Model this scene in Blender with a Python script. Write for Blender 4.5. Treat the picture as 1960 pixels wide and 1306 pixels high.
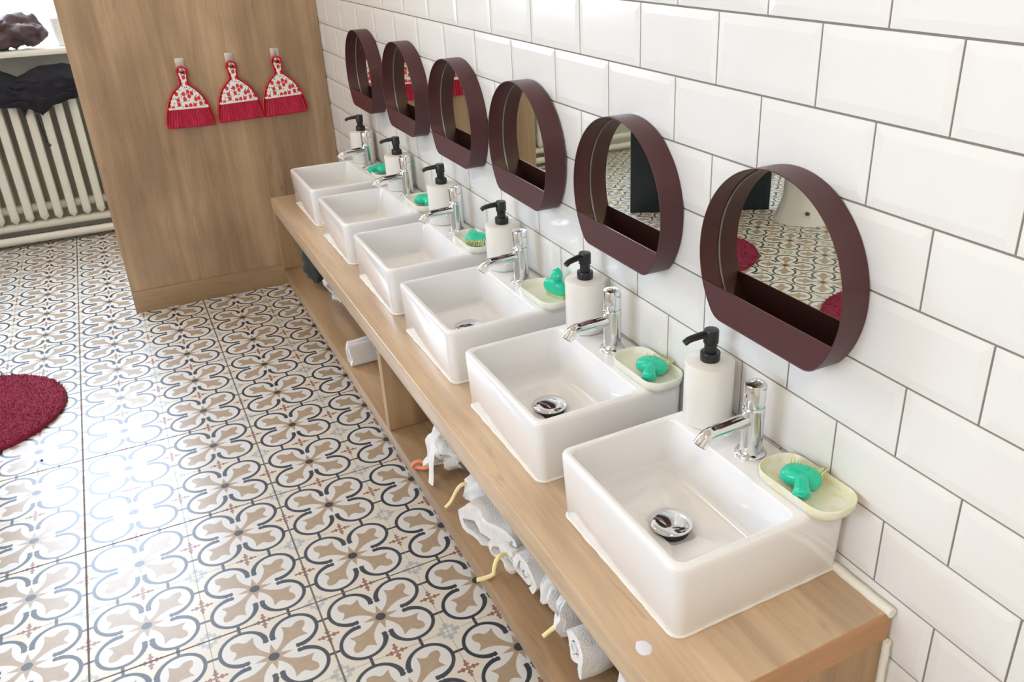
import bpy, bmesh, math, random
from mathutils import Vector, Matrix, noise
PI = math.pi
S = bpy.context.scene
for o in list(bpy.data.objects): bpy.data.objects.remove(o, do_unlink=True)
COL = S.collection

# ---------------------------------------------------------------- camera
def rot3(yaw, pit, rol):
    return Matrix.Rotation(yaw, 3, 'Z') @ Matrix.Rotation(pit, 3, 'X') @ Matrix.Rotation(rol, 3, 'Z')
cam = bpy.data.cameras.new('camera'); camo = bpy.data.objects.new('camera', cam); COL.objects.link(camo)
camo.matrix_world = Matrix.Translation((-0.7697, -0.5939, 1.3284)) @ rot3(-0.4803, 1.1247, -0.0281).to_4x4()
cam.sensor_width = 36.0; cam.lens = 1615.41 / 1960 * 36.0
cam.shift_x = -103.97 / 1960; cam.shift_y = -26.53 / 1960
cam.clip_start = 0.02; cam.clip_end = 60
S.camera = camo
# ---------------------------------------------------------------- light
S.view_settings.view_transform = 'Standard'; S.view_settings.look = 'None'
S.view_settings.gamma = 1.0; S.view_settings.use_curve_mapping = False
S.view_settings.exposure = -0.33
w = bpy.data.worlds.new('daylight'); S.world = w; w.use_nodes = True
w.node_tree.nodes['Background'].inputs[0].default_value = (0.86, 0.93, 1.0, 1)
w.node_tree.nodes['Background'].inputs[1].default_value = 6.0
def area(name, loc, tgt, sx, sy, power, colr, spread=180):
    l = bpy.data.lights.new(name, 'AREA'); l.shape = 'RECTANGLE'; l.size = sx; l.size_y = sy
    l.energy = power; l.color = colr; l.spread = math.radians(spread)
    o = bpy.data.objects.new(name, l); COL.objects.link(o); o.location = loc
    o.rotation_euler = (Vector(tgt) - Vector(loc)).to_track_quat('-Z', 'Y').to_euler()
    return o
# daylight just outside the two window panes, and the ceiling lamp's own light further down
area('window_daylight', (-1.60, 4.46, 1.78), (-1.60, 0, 1.78), 1.65, 1.8, 190, (0.64, 0.78, 1.0))
area('side_window_daylight', (-3.72, 0.1, 1.7), (0, 0.1, 1.7), 1.7, 1.5, 52, (0.62, 0.77, 1.0))

# ---------------------------------------------------------------- node helper
class X:
    """a shader value with arithmetic"""
    def __init__(s, nt, sock): s.nt = nt; s.k = sock
    def m(s, op, *a):
        n = s.nt.nodes.new('ShaderNodeMath'); n.operation = op
        for i, v in enumerate((s,) + a):
            if isinstance(v, X): s.nt.links.new(v.k, n.inputs[i])
            else: n.inputs[i].default_value = v
        return X(s.nt, n.outputs[0])
    def __add__(s, o): return s.m('ADD', o)
    def __sub__(s, o): return s.m('SUBTRACT', o)
    def __mul__(s, o): return s.m('MULTIPLY', o)
    def __truediv__(s, o): return s.m('DIVIDE', o)
    def rsub(s, c): return (s * -1.0) + c
    def abs(s): return s.m('ABSOLUTE')
    def sqrt(s): return s.m('SQRT')
    def fract(s): return s.m('FRACT')
    def lt(s, o): return s.m('LESS_THAN', o)
    def gt(s, o): return s.m('GREATER_THAN', o)
    def min(s, o): return s.m('MINIMUM', o)
    def max(s, o): return s.m('MAXIMUM', o)
    def below(s, o, e=0.004):      # soft version of "less than"
        d = (s * -1.0 + o) if not isinstance(o, X) else (o - s)
        r = (d / e + 0.5); n = r.m('MAXIMUM', 0.0); return n.m('MINIMUM', 1.0)
def mat(name):
    m = bpy.data.materials.new(name); m.use_nodes = True
    nt = m.node_tree; b = nt.nodes['Principled BSDF']; return m, nt, b
def lin(r, g, b):
    f = lambda c: (c / 255 / 12.92) if c / 255 <= 0.04045 else ((c / 255 + 0.055) / 1.055) ** 2.4
    return (f(r), f(g), f(b), 1)
def setin(b, **k):
    for n, v in k.items():
        n = n.replace('_', ' ')
        if n in b.inputs: b.inputs[n].default_value = v
def mixc(nt, fac, a, b):
    n = nt.nodes.new('ShaderNodeMix'); n.data_type = 'RGBA'
    if isinstance(fac, X): nt.links.new(fac.k, n.inputs[0])
    else: n.inputs[0].default_value = fac
    for i, v in ((6, a), (7, b)):
        if hasattr(v, 'is_linked') or isinstance(v, bpy.types.NodeSocket): nt.links.new(v, n.inputs[i])
        else: n.inputs[i].default_value = v
    return n.outputs[2]
def coords(nt, kind='Object'):
    return nt.nodes.new('ShaderNodeTexCoord').outputs[kind]
def mapping(nt, v, sc=(1, 1, 1), lo=(0, 0, 0)):
    n = nt.nodes.new('ShaderNodeMapping'); nt.links.new(v, n.inputs[0])
    n.inputs['Scale'].default_value = sc; n.inputs['Location'].default_value = lo; return n.outputs[0]
def noise_(nt, v, scale, detail=3, rough=0.5, dist=0.0):
    n = nt.nodes.new('ShaderNodeTexNoise'); nt.links.new(v, n.inputs['Vector'])
    n.inputs['Scale'].default_value = scale; n.inputs['Detail'].default_value = detail
    n.inputs['Roughness'].default_value = rough; n.inputs['Distortion'].default_value = dist
    return X(nt, n.outputs['Fac'])
def ramp(nt, fac, stops):
    n = nt.nodes.new('ShaderNodeValToRGB'); nt.links.new(fac.k, n.inputs[0])
    e = n.color_ramp.elements
    while len(e) < len(stops): e.new(0.5)
    for q, (p, c) in zip(e, stops): q.position = p; q.color = c
    return n.outputs[0]
def bump(nt, b, h, strength=0.3, dist=0.002):
    n = nt.nodes.new('ShaderNodeBump'); n.inputs['Strength'].default_value = strength
    n.inputs['Distance'].default_value = dist; nt.links.new(h.k, n.inputs['Height']); nt.links.new(n.outputs[0], b.inputs['Normal'])

def plain(name, c, rough=0.5, metal=0.0, **k):
    m, nt, b = mat(name); b.inputs['Base Color'].default_value = c
    setin(b, Roughness=rough, Metallic=metal, **k); return m

def wood(name, axis, light, dark, planks=None, rough=0.42, mid=None):
    """oak laminate; axis = grain direction in object space"""
    m, nt, b = mat(name); c = coords(nt)
    sc = [14, 14, 14]; sc['xyz'.index(axis)] = 0.9
    v = mapping(nt, c, tuple(sc))
    n1 = noise_(nt, v, 1.3, 5, 0.6, 0.6)
    sc2 = [120, 120, 120]; sc2['xyz'.index(axis)] = 4
    n2 = noise_(nt, mapping(nt, c, tuple(sc2)), 1.0, 3, 0.6)
    sc3 = [5, 5, 5]; sc3['xyz'.index(axis)] = 2.2
    n3 = noise_(nt, mapping(nt, c, tuple(sc3), (3.1, 1.7, 0.4)), 1.0, 2, 0.5, 0.3)
    t = n1 * 0.5 + n3 * 0.5
    col = ramp(nt, t, [(0.38, dark), (0.5, mid or tuple((a + d) / 2 for a, d in zip(light, dark))), (0.60, light)])
    g = (n2 - 0.5) * 0.5 + 0.5
    hsv = nt.nodes.new('ShaderNodeHueSaturation'); nt.links.new(col, hsv.inputs['Color'])
    val = (n2 - 0.5) * 0.35 + 1.0
    # knots
    vo = nt.nodes.new('ShaderNodeTexVoronoi'); sk = [5.5, 5.5, 5.5]; sk['xyz'.index(axis)] = 2.6
    nt.links.new(mapping(nt, c, tuple(sk), (0.3, 0.9, 0.35)), vo.inputs['Vector']); vo.inputs['Scale'].default_value = 1.0
    kn = X(nt, vo.outputs['Distance']).below(0.07, 0.09)
    sc4 = [26, 26, 26]; sc4['xyz'.index(axis)] = 5
    sm = noise_(nt, mapping(nt, c, tuple(sc4), (1.3, 4.7, 2.2)), 1.0, 3, 0.65, 1.2)
    smudge = sm.m('SUBTRACT', 0.60).m('MAXIMUM', 0.0)
    val = val * (kn * -0.34 + 1.0) * (smudge * -1.6 + 1.0)
    if planks:
        ax, width = planks
        sp = nt.nodes.new('ShaderNodeSeparateXYZ'); nt.links.new(c, sp.inputs[0])
        p = X(nt, sp.outputs['XYZ'.index(ax.upper())]) / width
        fr = (p.fract() - 0.5).abs()
        line = fr.gt(0.494)
        wn = nt.nodes.new('ShaderNodeTexWhiteNoise'); wn.noise_dimensions = '1D'; nt.links.new(p.m('FLOOR').k, wn.inputs['W'])
        val = val * ((X(nt, wn.outputs['Value']) - 0.5) * 0.10 + 1.0) * (line * -0.10 + 1.0)
    nt.links.new(val.k, hsv.inputs['Value'])
    nt.links.new(hsv.outputs[0], b.inputs['Base Color'])
    setin(b, Roughness=rough)
    bump(nt, b, n2, 0.12, 0.0006)
    return m

M = {}
M['oak_panel'] = wood('oak_panel', 'z', lin(196, 167, 134), lin(158, 131, 102), ('x', 0.145), 0.45)
M['oak_kick'] = wood('oak_kick', 'x', lin(174, 146, 112), lin(152, 125, 94), None, 0.45)
M['oak_top'] = wood('oak_top', 'y', lin(204, 178, 148), lin(174, 148, 120), None, 0.27)
M['oak_shelf_shaded'] = wood('oak_shelf_shaded', 'y', lin(178, 147, 112), lin(142, 114, 84), None, 0.33)  # oak darkened: the shade under the counter is put into the colour
M['oak_side'] = wood('oak_side', 'z', lin(182, 150, 112), lin(148, 118, 86), None, 0.45)
M['oak_edge'] = wood('oak_edge', 'x', lin(200, 152, 104), lin(180, 132, 86), None, 0.4)
M['ceramic'] = plain('glazed_white_ceramic', (0.86, 0.865, 0.875, 1), 0.07, Coat_Weight=0.5, Coat_Roughness=0.04)
M['sealant'] = plain('white_silicone', (0.86, 0.84, 0.76, 1), 0.4)
M['chrome'] = plain('chrome', (0.78, 0.79, 0.80, 1), 0.06, 1.0)
M['black_rubber'] = plain('black_gasket', (0.02, 0.02, 0.02, 1), 0.5)
M['hole'] = plain('dark_brass', (0.16, 0.09, 0.05, 1), 0.35, 0.6)
M['black_plastic'] = plain('black_plastic', (0.012, 0.013, 0.014, 1), 0.33)
M['bottle'] = plain('cream_white_plastic', (0.84, 0.83, 0.78, 1), 0.28)
M['dish'] = plain('white_soap_dish', (0.85, 0.87, 0.76, 1), 0.3, Subsurface_Weight=0.0)
M['burgundy'] = plain('burgundy_painted_metal', lin(76, 38, 41), 0.4)
M['mirror'] = plain('mirror_glass', (0.72, 0.73, 0.64, 1), 0.0, 1.0)
M['gasket'] = plain('grey_gasket', (0.25, 0.25, 0.26, 1), 0.25, 0.5)
M['white_wall'] = plain('cream_plaster', (0.74, 0.66, 0.54, 1), 0.8)
M['white_paint'] = plain('white_gloss_paint', (0.78, 0.765, 0.68, 1), 0.35)
M['rad_wall'] = plain('cream_lower_wall', (0.72, 0.69, 0.60, 1), 0.6)
M['hook'] = plain('brushed_steel_hook', (0.62, 0.58, 0.57, 1), 0.28, 0.85)
M['red'] = plain('red_plastic', lin(205, 42, 58), 0.22)
M['navy'] = plain('dark_navy_laminate', (0.012, 0.02, 0.032, 1), 0.3)
M['coral'] = plain('coral_band', lin(232, 142, 112), 0.6)
M['yellow'] = plain('pale_yellow_band', lin(240, 226, 170), 0.6)

def fabric(name, c, c2=None, scale=900, rough=0.95, bs=0.5, sheen=0.3, bd=0.0015):
    m, nt, b = mat(name); v = coords(nt)
    n = noise_(nt, v, scale, 2, 0.6); n2 = noise_(nt, v, 14, 3, 0.5)
    col = mixc(nt, n * 0.5 + n2 * 0.5, c, c2 or c); nt.links.new(col, b.inputs['Base Color'])
    setin(b, Roughness=rough, Sheen_Weight=sheen); bump(nt, b, n, bs, bd); return m
M['towel'] = fabric('white_terry', (0.90, 0.90, 0.90, 1), (0.80, 0.79, 0.78, 1), 330, bs=0.9, bd=.003)
M['rug'] = fabric('crimson_pile', lin(158, 24, 68), lin(112, 14, 46), 260, 0.95, 0.9, 0.05, 0.004)
M['black_cloth'] = fabric('black_jersey', (0.010, 0.010, 0.016, 1), (0.018, 0.018, 0.028, 1), 700, sheen=0.06)
M['brown_cloth'] = fabric('brown_crumpled_cloth', (0.06, 0.034, 0.038, 1), (0.10, 0.06, 0.068, 1), 400, 0.7, sheen=0.1)
M['lilac_cloth'] = fabric('pale_lilac_cloth', (0.55, 0.5, 0.72, 1), (0.7, 0.66, 0.82, 1), 400, 0.8)
M['teal_cloth'] = fabric('dark_grey_green_cloth', (0.02, 0.03, 0.028, 1), (0.035, 0.045, 0.04, 1), 300)

# glass pane: lets daylight through, keeps a reflection
m, nt, b = mat('window_glass'); nt.nodes.remove(b)
tr = nt.nodes.new('ShaderNodeBsdfTransparent'); gl = nt.nodes.new('ShaderNodeBsdfGlossy'); gl.inputs['Roughness'].default_value = 0.02
mx = nt.nodes.new('ShaderNodeMixShader'); mx.inputs[0].default_value = 0.06
nt.links.new(tr.outputs[0], mx.inputs[1]); nt.links.new(gl.outputs[0], mx.inputs[2]); nt.links.new(mx.outputs[0], nt.nodes['Material Output'].inputs[0])
M['glass'] = m
# white glazed wall tile with faint unevenness
m, nt, b = mat('white_metro_tile'); v = coords(nt)
n = noise_(nt, v, 9, 2, 0.5)
nt.links.new(mixc(nt, n, (0.80, 0.79, 0.77, 1), (0.85, 0.85, 0.84, 1)), b.inputs['Base Color'])
setin(b, Roughness=0.16); bump(nt, b, noise_(nt, v, 26, 1, 0.4), 0.22, 0.0012); M['tile'] = m
M['grout'] = plain('grey_grout', lin(138, 132, 122), 0.9)

# turquoise translucent plastic of the nail brushes
M['turq'] = plain('turquoise_plastic', lin(38, 205, 170), 0.2, Subsurface_Weight=0.25, Subsurface_Scale=0.01)
m, nt, b = mat('pale_bristles'); v = coords(nt)
n = noise_(nt, mapping(nt, v, (600, 600, 40)), 1, 2, 0.5)
nt.links.new(mixc(nt, n, lin(214, 226, 150), lin(232, 240, 200)), b.inputs['Base Color']); setin(b, Roughness=0.6); M['pale_bristle'] = m
# soapy residue in a dish
m, nt, b = mat('dish_with_yellow_residue'); v = coords(nt)
n = noise_(nt, v, 38, 3, 0.6, 0.8)
nt.links.new(ramp(nt, n, [(0.42, (0.85, 0.86, 0.77, 1)), (0.58, (0.82, 0.79, 0.52, 1)), (0.70, (0.84, 0.84, 0.68, 1))]), b.inputs['Base Color'])
setin(b, Roughness=0.3); M['dish_dirty'] = m

# hand brush: white plastic with strawberries and leaves, pink-red bristles
m, nt, b = mat('strawberry_print'); v = coords(nt)
sx = nt.nodes.new('ShaderNodeSeparateXYZ'); nt.links.new(v, sx.inputs[0]); cx_ = nt.nodes.new('ShaderNodeCombineXYZ')
nt.links.new(sx.outputs[0], cx_.inputs[0]); nt.links.new(sx.outputs[2], cx_.inputs[1]); mp = cx_.outputs[0]
vo = nt.nodes.new('ShaderNodeTexVoronoi'); vo.voronoi_dimensions = '2D'; nt.links.new(mapping(nt, mp, (54, 42, 1)), vo.inputs['Vector']); vo.inputs['Scale'].default_value = 1.0; vo.inputs['Randomness'].default_value = 0.7
berry = X(nt, vo.outputs['Distance']).below(0.33, 0.05)
vo2 = nt.nodes.new('ShaderNodeTexVoronoi'); vo2.voronoi_dimensions = '2D'; nt.links.new(mapping(nt, mp, (95, 70, 1), (5, 2, 0)), vo2.inputs['Vector']); vo2.inputs['Scale'].default_value = 1.0
leaf = X(nt, vo2.outputs['Distance']).below(0.18, 0.05)
c0 = mixc(nt, leaf, lin(242, 240, 236), lin(96, 120, 96))
nt.links.new(mixc(nt, berry, c0, lin(214, 54, 62)), b.inputs['Base Color']); setin(b, Roughness=0.2); M['berry'] = m
m, nt, b = mat('crimson_bristles'); v = coords(nt)
n = noise_(nt, mapping(nt, v, (420, 420, 6)), 1, 3, 0.6)
nt.links.new(ramp(nt, n, [(0.3, lin(120, 16, 40)), (0.5, lin(206, 36, 74)), (0.7, lin(232, 70, 104))]), b.inputs['Base Color'])
setin(b, Roughness=0.5); bump(nt, b, n, 0.8, 0.003); M['bristle'] = m

# floor: patterned cement-look tile, two motifs to a tile side
FM = 0.2225; FX = -1.1731 - FM / 2; FY = 1.0334 - FM / 2
m, nt, b = mat('patterned_floor_tile')
sp = nt.nodes.new('ShaderNodeSeparateXYZ'); nt.links.new(coords(nt), sp.inputs[0])
U0 = X(nt, sp.outputs[0]) / FM; V0 = X(nt, sp.outputs[1]) / FM
u = U0.fract() - 0.5; v = V0.fract() - 0.5
a = u.abs(); bb = v.abs(); mxv = a.max(bb); mn = a.min(bb)
def dist(p, q): return (p * p + q * q).sqrt()
r0 = dist(a, bb)
d = dist(a - 0.233, bb - 0.233)
s_ = a + bb
openk = s_.gt(0.262)
tap = ((s_ - 0.262) / 0.26).m('MAXIMUM', 0.0).m('MINIMUM', 1.0)
wd = tap * -0.0095 + 0.0270
ring = (d - 0.203).abs().below(wd, 0.006) * openk
# rounded thick ends of the arcs, next to the axes
endc = dist(mxv - 0.229, mn - 0.0315).below(0.0262, 0.006)
stub = mxv.gt(0.436) * (mn - 0.232).abs().below(0.015, 0.005)
dark = ring.max(endc).max(stub)
inside = (d.below(0.203, 0.004)).max(s_.below(0.30, 0.004))
# petals on the diagonals
sd = s_ * 0.7071; q = (a - bb).abs() * 0.7071
fc = nt.nodes.new('ShaderNodeFloatCurve'); nt.links.new((sd * 2.0).k, fc.inputs['Value'])
cv = fc.mapping.curves[0]
pts = [(0, .09), (.10, .060), (.20, .052), (.32, .066), (.44, .105), (.54, .165), (.62, .245), (.665, .30), (.672, .245), (.69, .165), (.73, .118), (.78, .112), (.83, .112), (.88, .085), (.92, .045), (.94, 0), (1, 0)]
for i, (x_, y_) in enumerate(pts):
    if i == 0: cv.points[0].location = (x_, y_)
    elif i == len(pts) - 1: cv.points[-1].location = (x_, y_)
    else: cv.points.new(x_, y_)
for q_ in cv.points: q_.handle_type = 'VECTOR'
fc.mapping.update()
pet = q.below(X(nt, fc.outputs[0]) * 0.5 - 0.002, 0.004) * sd.lt(0.474)
spike = mn.below((mxv * -0.27) + 0.046, 0.004) * mxv.lt(0.17)
tan = pet.max(spike)
oval = r0.below(0.049, 0.005)
# brown cross flowers at the middle of each edge
e = mxv.rsub(0.5)
lo = e.min(mn); hi = e.max(mn)
arm = lo.below(0.0085, 0.004) * hi.lt(0.092)
tip = (lo + (hi - 0.050).abs()).below(0.030, 0.004)
tip2 = (lo + (hi - 0.086).abs() * 0.7).below(0.017, 0.004)
corel = (hi.below(0.018, 0.004)) * (hi.gt(0.006))
brown = (arm * hi.gt(0.012)).max(tip).max(tip2)
brown = brown.max(corel) * mxv.gt(0.395)
# pale grey ornament at the corners
c1 = a.rsub(0.5); c2 = bb.rsub(0.5); cm = c1.max(c2); cn = c1.min(c2)
grey = ((cm - 0.055).abs().below(0.016, 0.004)).max((cm.below(0.108, 0.004)) * cm.gt(0.06) * cn.below(0.026, 0.004))
gline = (cn.below(0.004, 0.003)) * cm.lt(0.16)
nz = noise_(nt, coords(nt), 55, 4, 0.6); nz2 = noise_(nt, coords(nt), 5, 2, 0.5)
base = mixc(nt, inside, lin(212, 207, 196), lin(212, 212, 211))
base = mixc(nt, grey * 0.85, base, lin(166, 173, 176))
base = mixc(nt, brown * 0.9, base, lin(134, 78, 60))
tanc = mixc(nt, nz, lin(156, 137, 114), lin(178, 159, 136))
base = mixc(nt, tan, base, tanc)
base = mixc(nt, dark.max(oval), base, mixc(nt, nz, lin(40, 47, 58), lin(62, 69, 80)))
jx = ((U0 * 0.5).fract() - 0.5).abs() * 2.0      # 0 on the true joints between columns
jy = (((V0 * 0.5 + 0.5).fract()) - 0.5).abs() * 2.0
px_ = ((U0 * 0.5 + 0.5).fract() - 0.5).abs() * 2.0; py_ = ((V0 * 0.5).fract() - 0.5).abs() * 2.0
true = jx.min(jy).below(0.0085, 0.004); pseudo = px_.min(py_).below(0.004, 0.003)
base = mixc(nt, pseudo * 0.55, base, lin(128, 116, 106))
base = mixc(nt, true, base, lin(104, 94, 86))
nt.links.new(base, b.inputs['Base Color'])
rgh = (nz2 * 0.06 + 0.30) + true * 0.4; nt.links.new(rgh.k, b.inputs['Roughness'])
hgt = (true.max(pseudo * 0.5)) * -1.0; bump(nt, b, hgt + noise_(nt, coords(nt), 3.2, 1, 0.4) * 0.15, 0.5, 0.0012)
setin(b, Specular_IOR_Level=0.68)
M['floor'] = m
# tiled lower wall with procedural joints
m, nt, b = mat('square_wall_tile')
sp = nt.nodes.new('ShaderNodeSeparateXYZ'); nt.links.new(coords(nt), sp.inputs[0])
gx = ((X(nt, sp.outputs[0]) / 0.2).fract() - 0.5).abs(); gz = ((X(nt, sp.outputs[2]) / 0.1005).fract() - 0.5).abs()
jo = gx.gt(0.492).max(gz.gt(0.484))
nt.links.new(mixc(nt, jo, (0.78, 0.77, 0.72, 1), lin(140, 134, 124)), b.inputs['Base Color']); setin(b, Roughness=0.25); M['tile2'] = m

# ---------------------------------------------------------------- mesh helpers
def link(name, bm, material, parent=None, smooth=35, loc=None):
    me = bpy.data.meshes.new(name); bm.normal_update(); bm.to_mesh(me); bm.free()
    if smooth is not None:
        for p in me.polygons: p.use_smooth = True
        me.set_sharp_from_angle(angle=math.radians(smooth))
    o = bpy.data.objects.new(name, me); COL.objects.link(o); o.parent = parent
    if loc: o.location = loc
    for mm in (material if isinstance(material, (list, tuple)) else [material]): me.materials.append(mm)
    return o
def tag(o, label, cat, group=None, kind=None):
    o['label'] = label; o['category'] = cat
    if group: o['group'] = group
    if kind: o['kind'] = kind
    return o
def thing(name, loc, label, cat, group=None, rz=0):
    o = bpy.data.objects.new(name, None); COL.objects.link(o); o.location = loc; o.rotation_euler = (0, 0, rz)
    o.empty_display_size = 0.05
    return tag(o, label, cat, group)
def struct(o): o['kind'] = 'structure'; return o
def copy_tree(o, parent=None):
    c = o.copy(); COL.objects.link(c); c.parent = parent
    for ch in [q for q in bpy.data.objects if q.parent == o]: copy_tree(ch, c)
    return c
def box(bm, x0, x1, y0, y1, z0, z1, bev=0.0, seg=2):
    r = bmesh.ops.create_cube(bm, size=1.0); vs = r['verts']
    for q in vs: q.co = Vector(((x0 + x1) / 2 + q.co.x * (x1 - x0), (y0 + y1) / 2 + q.co.y * (y1 - y0), (z0 + z1) / 2 + q.co.z * (z1 - z0)))
    if bev:
        es = list({e for q in vs for e in q.link_edges})
        bmesh.ops.bevel(bm, geom=es, offset=bev, segments=seg, profile=0.5, affect='EDGES')
def boxbm(*a, **k): bm = bmesh.new(); box(bm, *a, **k); return bm
def loops(bm, rings, cap0=True, cap1=True, closed=True):
    """bridge rings (lists of points, equal count)"""
    R = [[bm.verts.new(p) for p in r] for r in rings]
    n = len(R[0])
    for A, B in zip(R, R[1:]):
        for i in range(n if closed else n - 1):
            j = (i + 1) % n
            bm.faces.new((A[i], A[j], B[j], B[i]))
    if cap0: bm.faces.new(list(reversed(R[0])))
    if cap1: bm.faces.new(R[-1])
    return R
def fixn(bm): bmesh.ops.recalc_face_normals(bm, faces=bm.faces[:])
def rrect(x0, x1, y0, y1, z, r, k=6):
    p = []
    for cx, cy, a0 in ((x1 - r, y1 - r, 0), (x0 + r, y1 - r, PI / 2), (x0 + r, y0 + r, PI), (x1 - r, y0 + r, 1.5 * PI)):
        for i in range(k + 1):
            t = a0 + i / k * PI / 2; p.append(Vector((cx + r * math.cos(t), cy + r * math.sin(t), z)))
    return p
def lathe(bm, prof, n=32, c=(0, 0, 0), cap0=True, cap1=True):
    loops(bm, [[Vector((c[0] + r * math.cos(2 * PI * i / n), c[1] + r * math.sin(2 * PI * i / n), c[2] + z)) for i in range(n)] for r, z in prof], cap0, cap1)
def tube(bm, path, rad, n=16, cap=True, flat=1.0, up=None):
    path = [Vector(p) for p in path]; rings = []
    nrm = None
    for i, p in enumerate(path):
        t = (path[min(i + 1, len(path) - 1)] - path[max(i - 1, 0)]).normalized()
        if nrm is None:
            nrm = t.cross(Vector(up) if up else (Vector((0, 0, 1)) if abs(t.z) < 0.9 else Vector((1, 0, 0)))).normalized()
        else: nrm = (nrm - t * nrm.dot(t)).normalized()
        bn = t.cross(nrm); r = rad[i] if isinstance(rad, (list, tuple)) else rad
        rings.append([p + nrm * (r * math.cos(2 * PI * k / n)) + bn * (r * flat * math.sin(2 * PI * k / n)) for k in range(n)])
    loops(bm, rings, cap, cap)
def bez(p0, p1, p2, p3, n=12):
    p0, p1, p2, p3 = map(Vector, (p0, p1, p2, p3)); o = []
    for i in range(n + 1):
        t = i / n; o.append(p0 * (1 - t) ** 3 + p1 * 3 * t * (1 - t) ** 2 + p2 * 3 * t * t * (1 - t) + p3 * t ** 3)
    return o
def prism(bm, outline, y0, y1, holes=None):
    """outline in x,z extruded along y"""
    A = [bm.verts.new((x, y0, z)) for x, z in outline]; B = [bm.verts.new((x, y1, z)) for x, z in outline]
    n = len(A)
    for i in range(n): bm.faces.new((A[i], A[(i + 1) % n], B[(i + 1) % n], B[i]))
    bm.faces.new(list(reversed(A))); bm.faces.new(B)

# ================================================================ THE ROOM
YF = 4.20; XL = -3.6; YN = -2.4; ZC = 2.75
bm = bmesh.new(); vs = [bm.verts.new((x - FX, y - FY, 0)) for x, y in ((XL - .1, YN - .1), (0.1, YN - .1), (0.1, YF + .1), (XL - .1, YF + .1))]; bm.faces.new(vs)
bmesh.ops.extrude_face_region(bm, geom=bm.faces[:])
for q in bm.verts[:4]: q.co.z = -0.06
fixn(bm)
fl = struct(link('floor', bm, M['floor'], None, None, (FX, FY, 0)))
struct(link('ceiling', boxbm(XL - .1, 0.1, YN - .1, YF + .1, ZC, ZC + .06), M['white_wall'], None, None))
# tiled wall: every bevelled tile is real geometry on a grout bed
bm = bmesh.new(); ZR = 1.2146; RH = 0.1005; G = 0.0015
for r in range(-16, 13):
    zt = min(ZR - r * RH, ZC + 0.005); zb = max(ZR - (r + 1) * RH, -0.001)
    if zt - zb < 0.02: continue
    for j in range(-26, 44):
        if (j - r) % 2: continue
        y0 = j * 0.1; y1 = y0 + 0.2
        if y1 > YF: y1 = YF
        if y0 < YN: continue
        if y1 - y0 < 0.03: continue
        a0, a1, b0, b1 = y0 + G, y1 - G, zb + G, zt - G; w_ = 0.013
        jx_ = (noise.noise(Vector((j * 1.7, r * 2.3, 0))) * 0.0003)
        E0 = [bm.verts.new((x, y, z)) for x, y, z in ((0.003, a0, b0), (0.003, a1, b0), (0.003, a1, b1), (0.003, a0, b1))]
        E1 = [bm.verts.new((x, y, z)) for x, y, z in ((0.0004, a0, b0), (0.0004, a1, b0), (0.0004, a1, b1), (0.0004, a0, b1))]
        E2 = [bm.verts.new((-0.0011 + jx_, y, z)) for y, z in ((a0 + w_, b0 + w_), (a1 - w_, b0 + w_), (a1 - w_, b1 - w_), (a0 + w_, b1 - w_))]
        for P, Q in ((E0, E1), (E1, E2)):
            for i in range(4):
                k = (i + 1) % 4; bm.faces.new((P[i], P[k], Q[k], Q[i]))
        bm.faces.new(E2)
for f in bm.faces: f.material_index = 0
n0 = len(bm.faces)
box(bm, 0.0018, 0.1, YN - .1, YF + .1, 0.0, ZC)
bm.faces.ensure_lookup_table()
for f in bm.faces[n0:]: f.material_index = 1
fixn(bm)
struct(link('wall_right', bm, [M['tile'], M['grout']], None, None))
# far wall with the window opening
WX0, WX1, WZ0, WZ1 = -2.42, -0.80, 0.885, 2.68
bm = bmesh.new()
for a0, a1, z0, z1 in ((XL, WX0, 1.2, ZC), (XL, WX0, 0, 1.2), (WX1, 0.0, 0, ZC), (WX0, WX1, 0, WZ0 - .03), (WX0, WX1, WZ1, ZC)):
    box(bm, a0, a1, YF, YF + .25, z0, z1)
for f in bm.faces:
    c_ = f.calc_center_median(); f.material_index = (1 if c_.x < WX0 + .01 else 2) if c_.z < 1.4 and abs(c_.z - ZC / 2) > .01 or c_.z < .9 else 0
struct(link('wall_far', bm, [M['white_wall'], M['tile2'], M['rad_wall']], None, None))
# left wall with a second window
L0, L1, LZ0, LZ1 = -0.8, 1.0, 0.95, 2.4
bm = bmesh.new()
for a0, a1, z0, z1 in ((YN, L0, 0, ZC), (L1, YF, 0, ZC), (L0, L1, 0, LZ0), (L0, L1, LZ1, ZC)):
    box(bm, XL - .1, XL, a0, a1, z0, z1)
struct(link('wall_left', bm, M['white_wall'], None, None))
struct(link('wall_near', boxbm(XL, 0.0, YN - .1, YN, 0, ZC), M['white_wall'], None, None))
def window(name, pts, wdt, parent_loc):
    fr = bmesh.new()
    ax, c0, c1, z0, z1, d0, d1 = pts
    t = wdt
    for u0, u1, w0, w1 in ((c0, c0 + t, z0, z1), (c1 - t, c1, z0, z1), (c0, c1, z0, z0 + t), (c0, c1, z1 - t, z1), ((c0 + c1) / 2 - t * .6, (c0 + c1) / 2 + t * .6, z0, z1)):
        if ax == 'y': box(fr, u0, u1, d0, d1, w0, w1, 0.004)
        else: box(fr, d0, d1, u0, u1, w0, w1, 0.004)
    o = struct(link(name, fr, M['white_paint']))
    g = bmesh.new(); dm = (d0 + d1) / 2
    if ax == 'y': box(g, c0 + .01, c1 - .01, dm - .003, dm + .003, z0 + .01, z1 - .01)
    else: box(g, dm - .003, dm + .003, c0 + .01, c1 - .01, z0 + .01, z1 - .01)
    link('window_pane', g, M['glass'], o, None)
    return o
window('window_1', ('y', WX0, WX1, WZ0, WZ1, YF + .16, YF + .21), 0.06, None)
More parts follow.
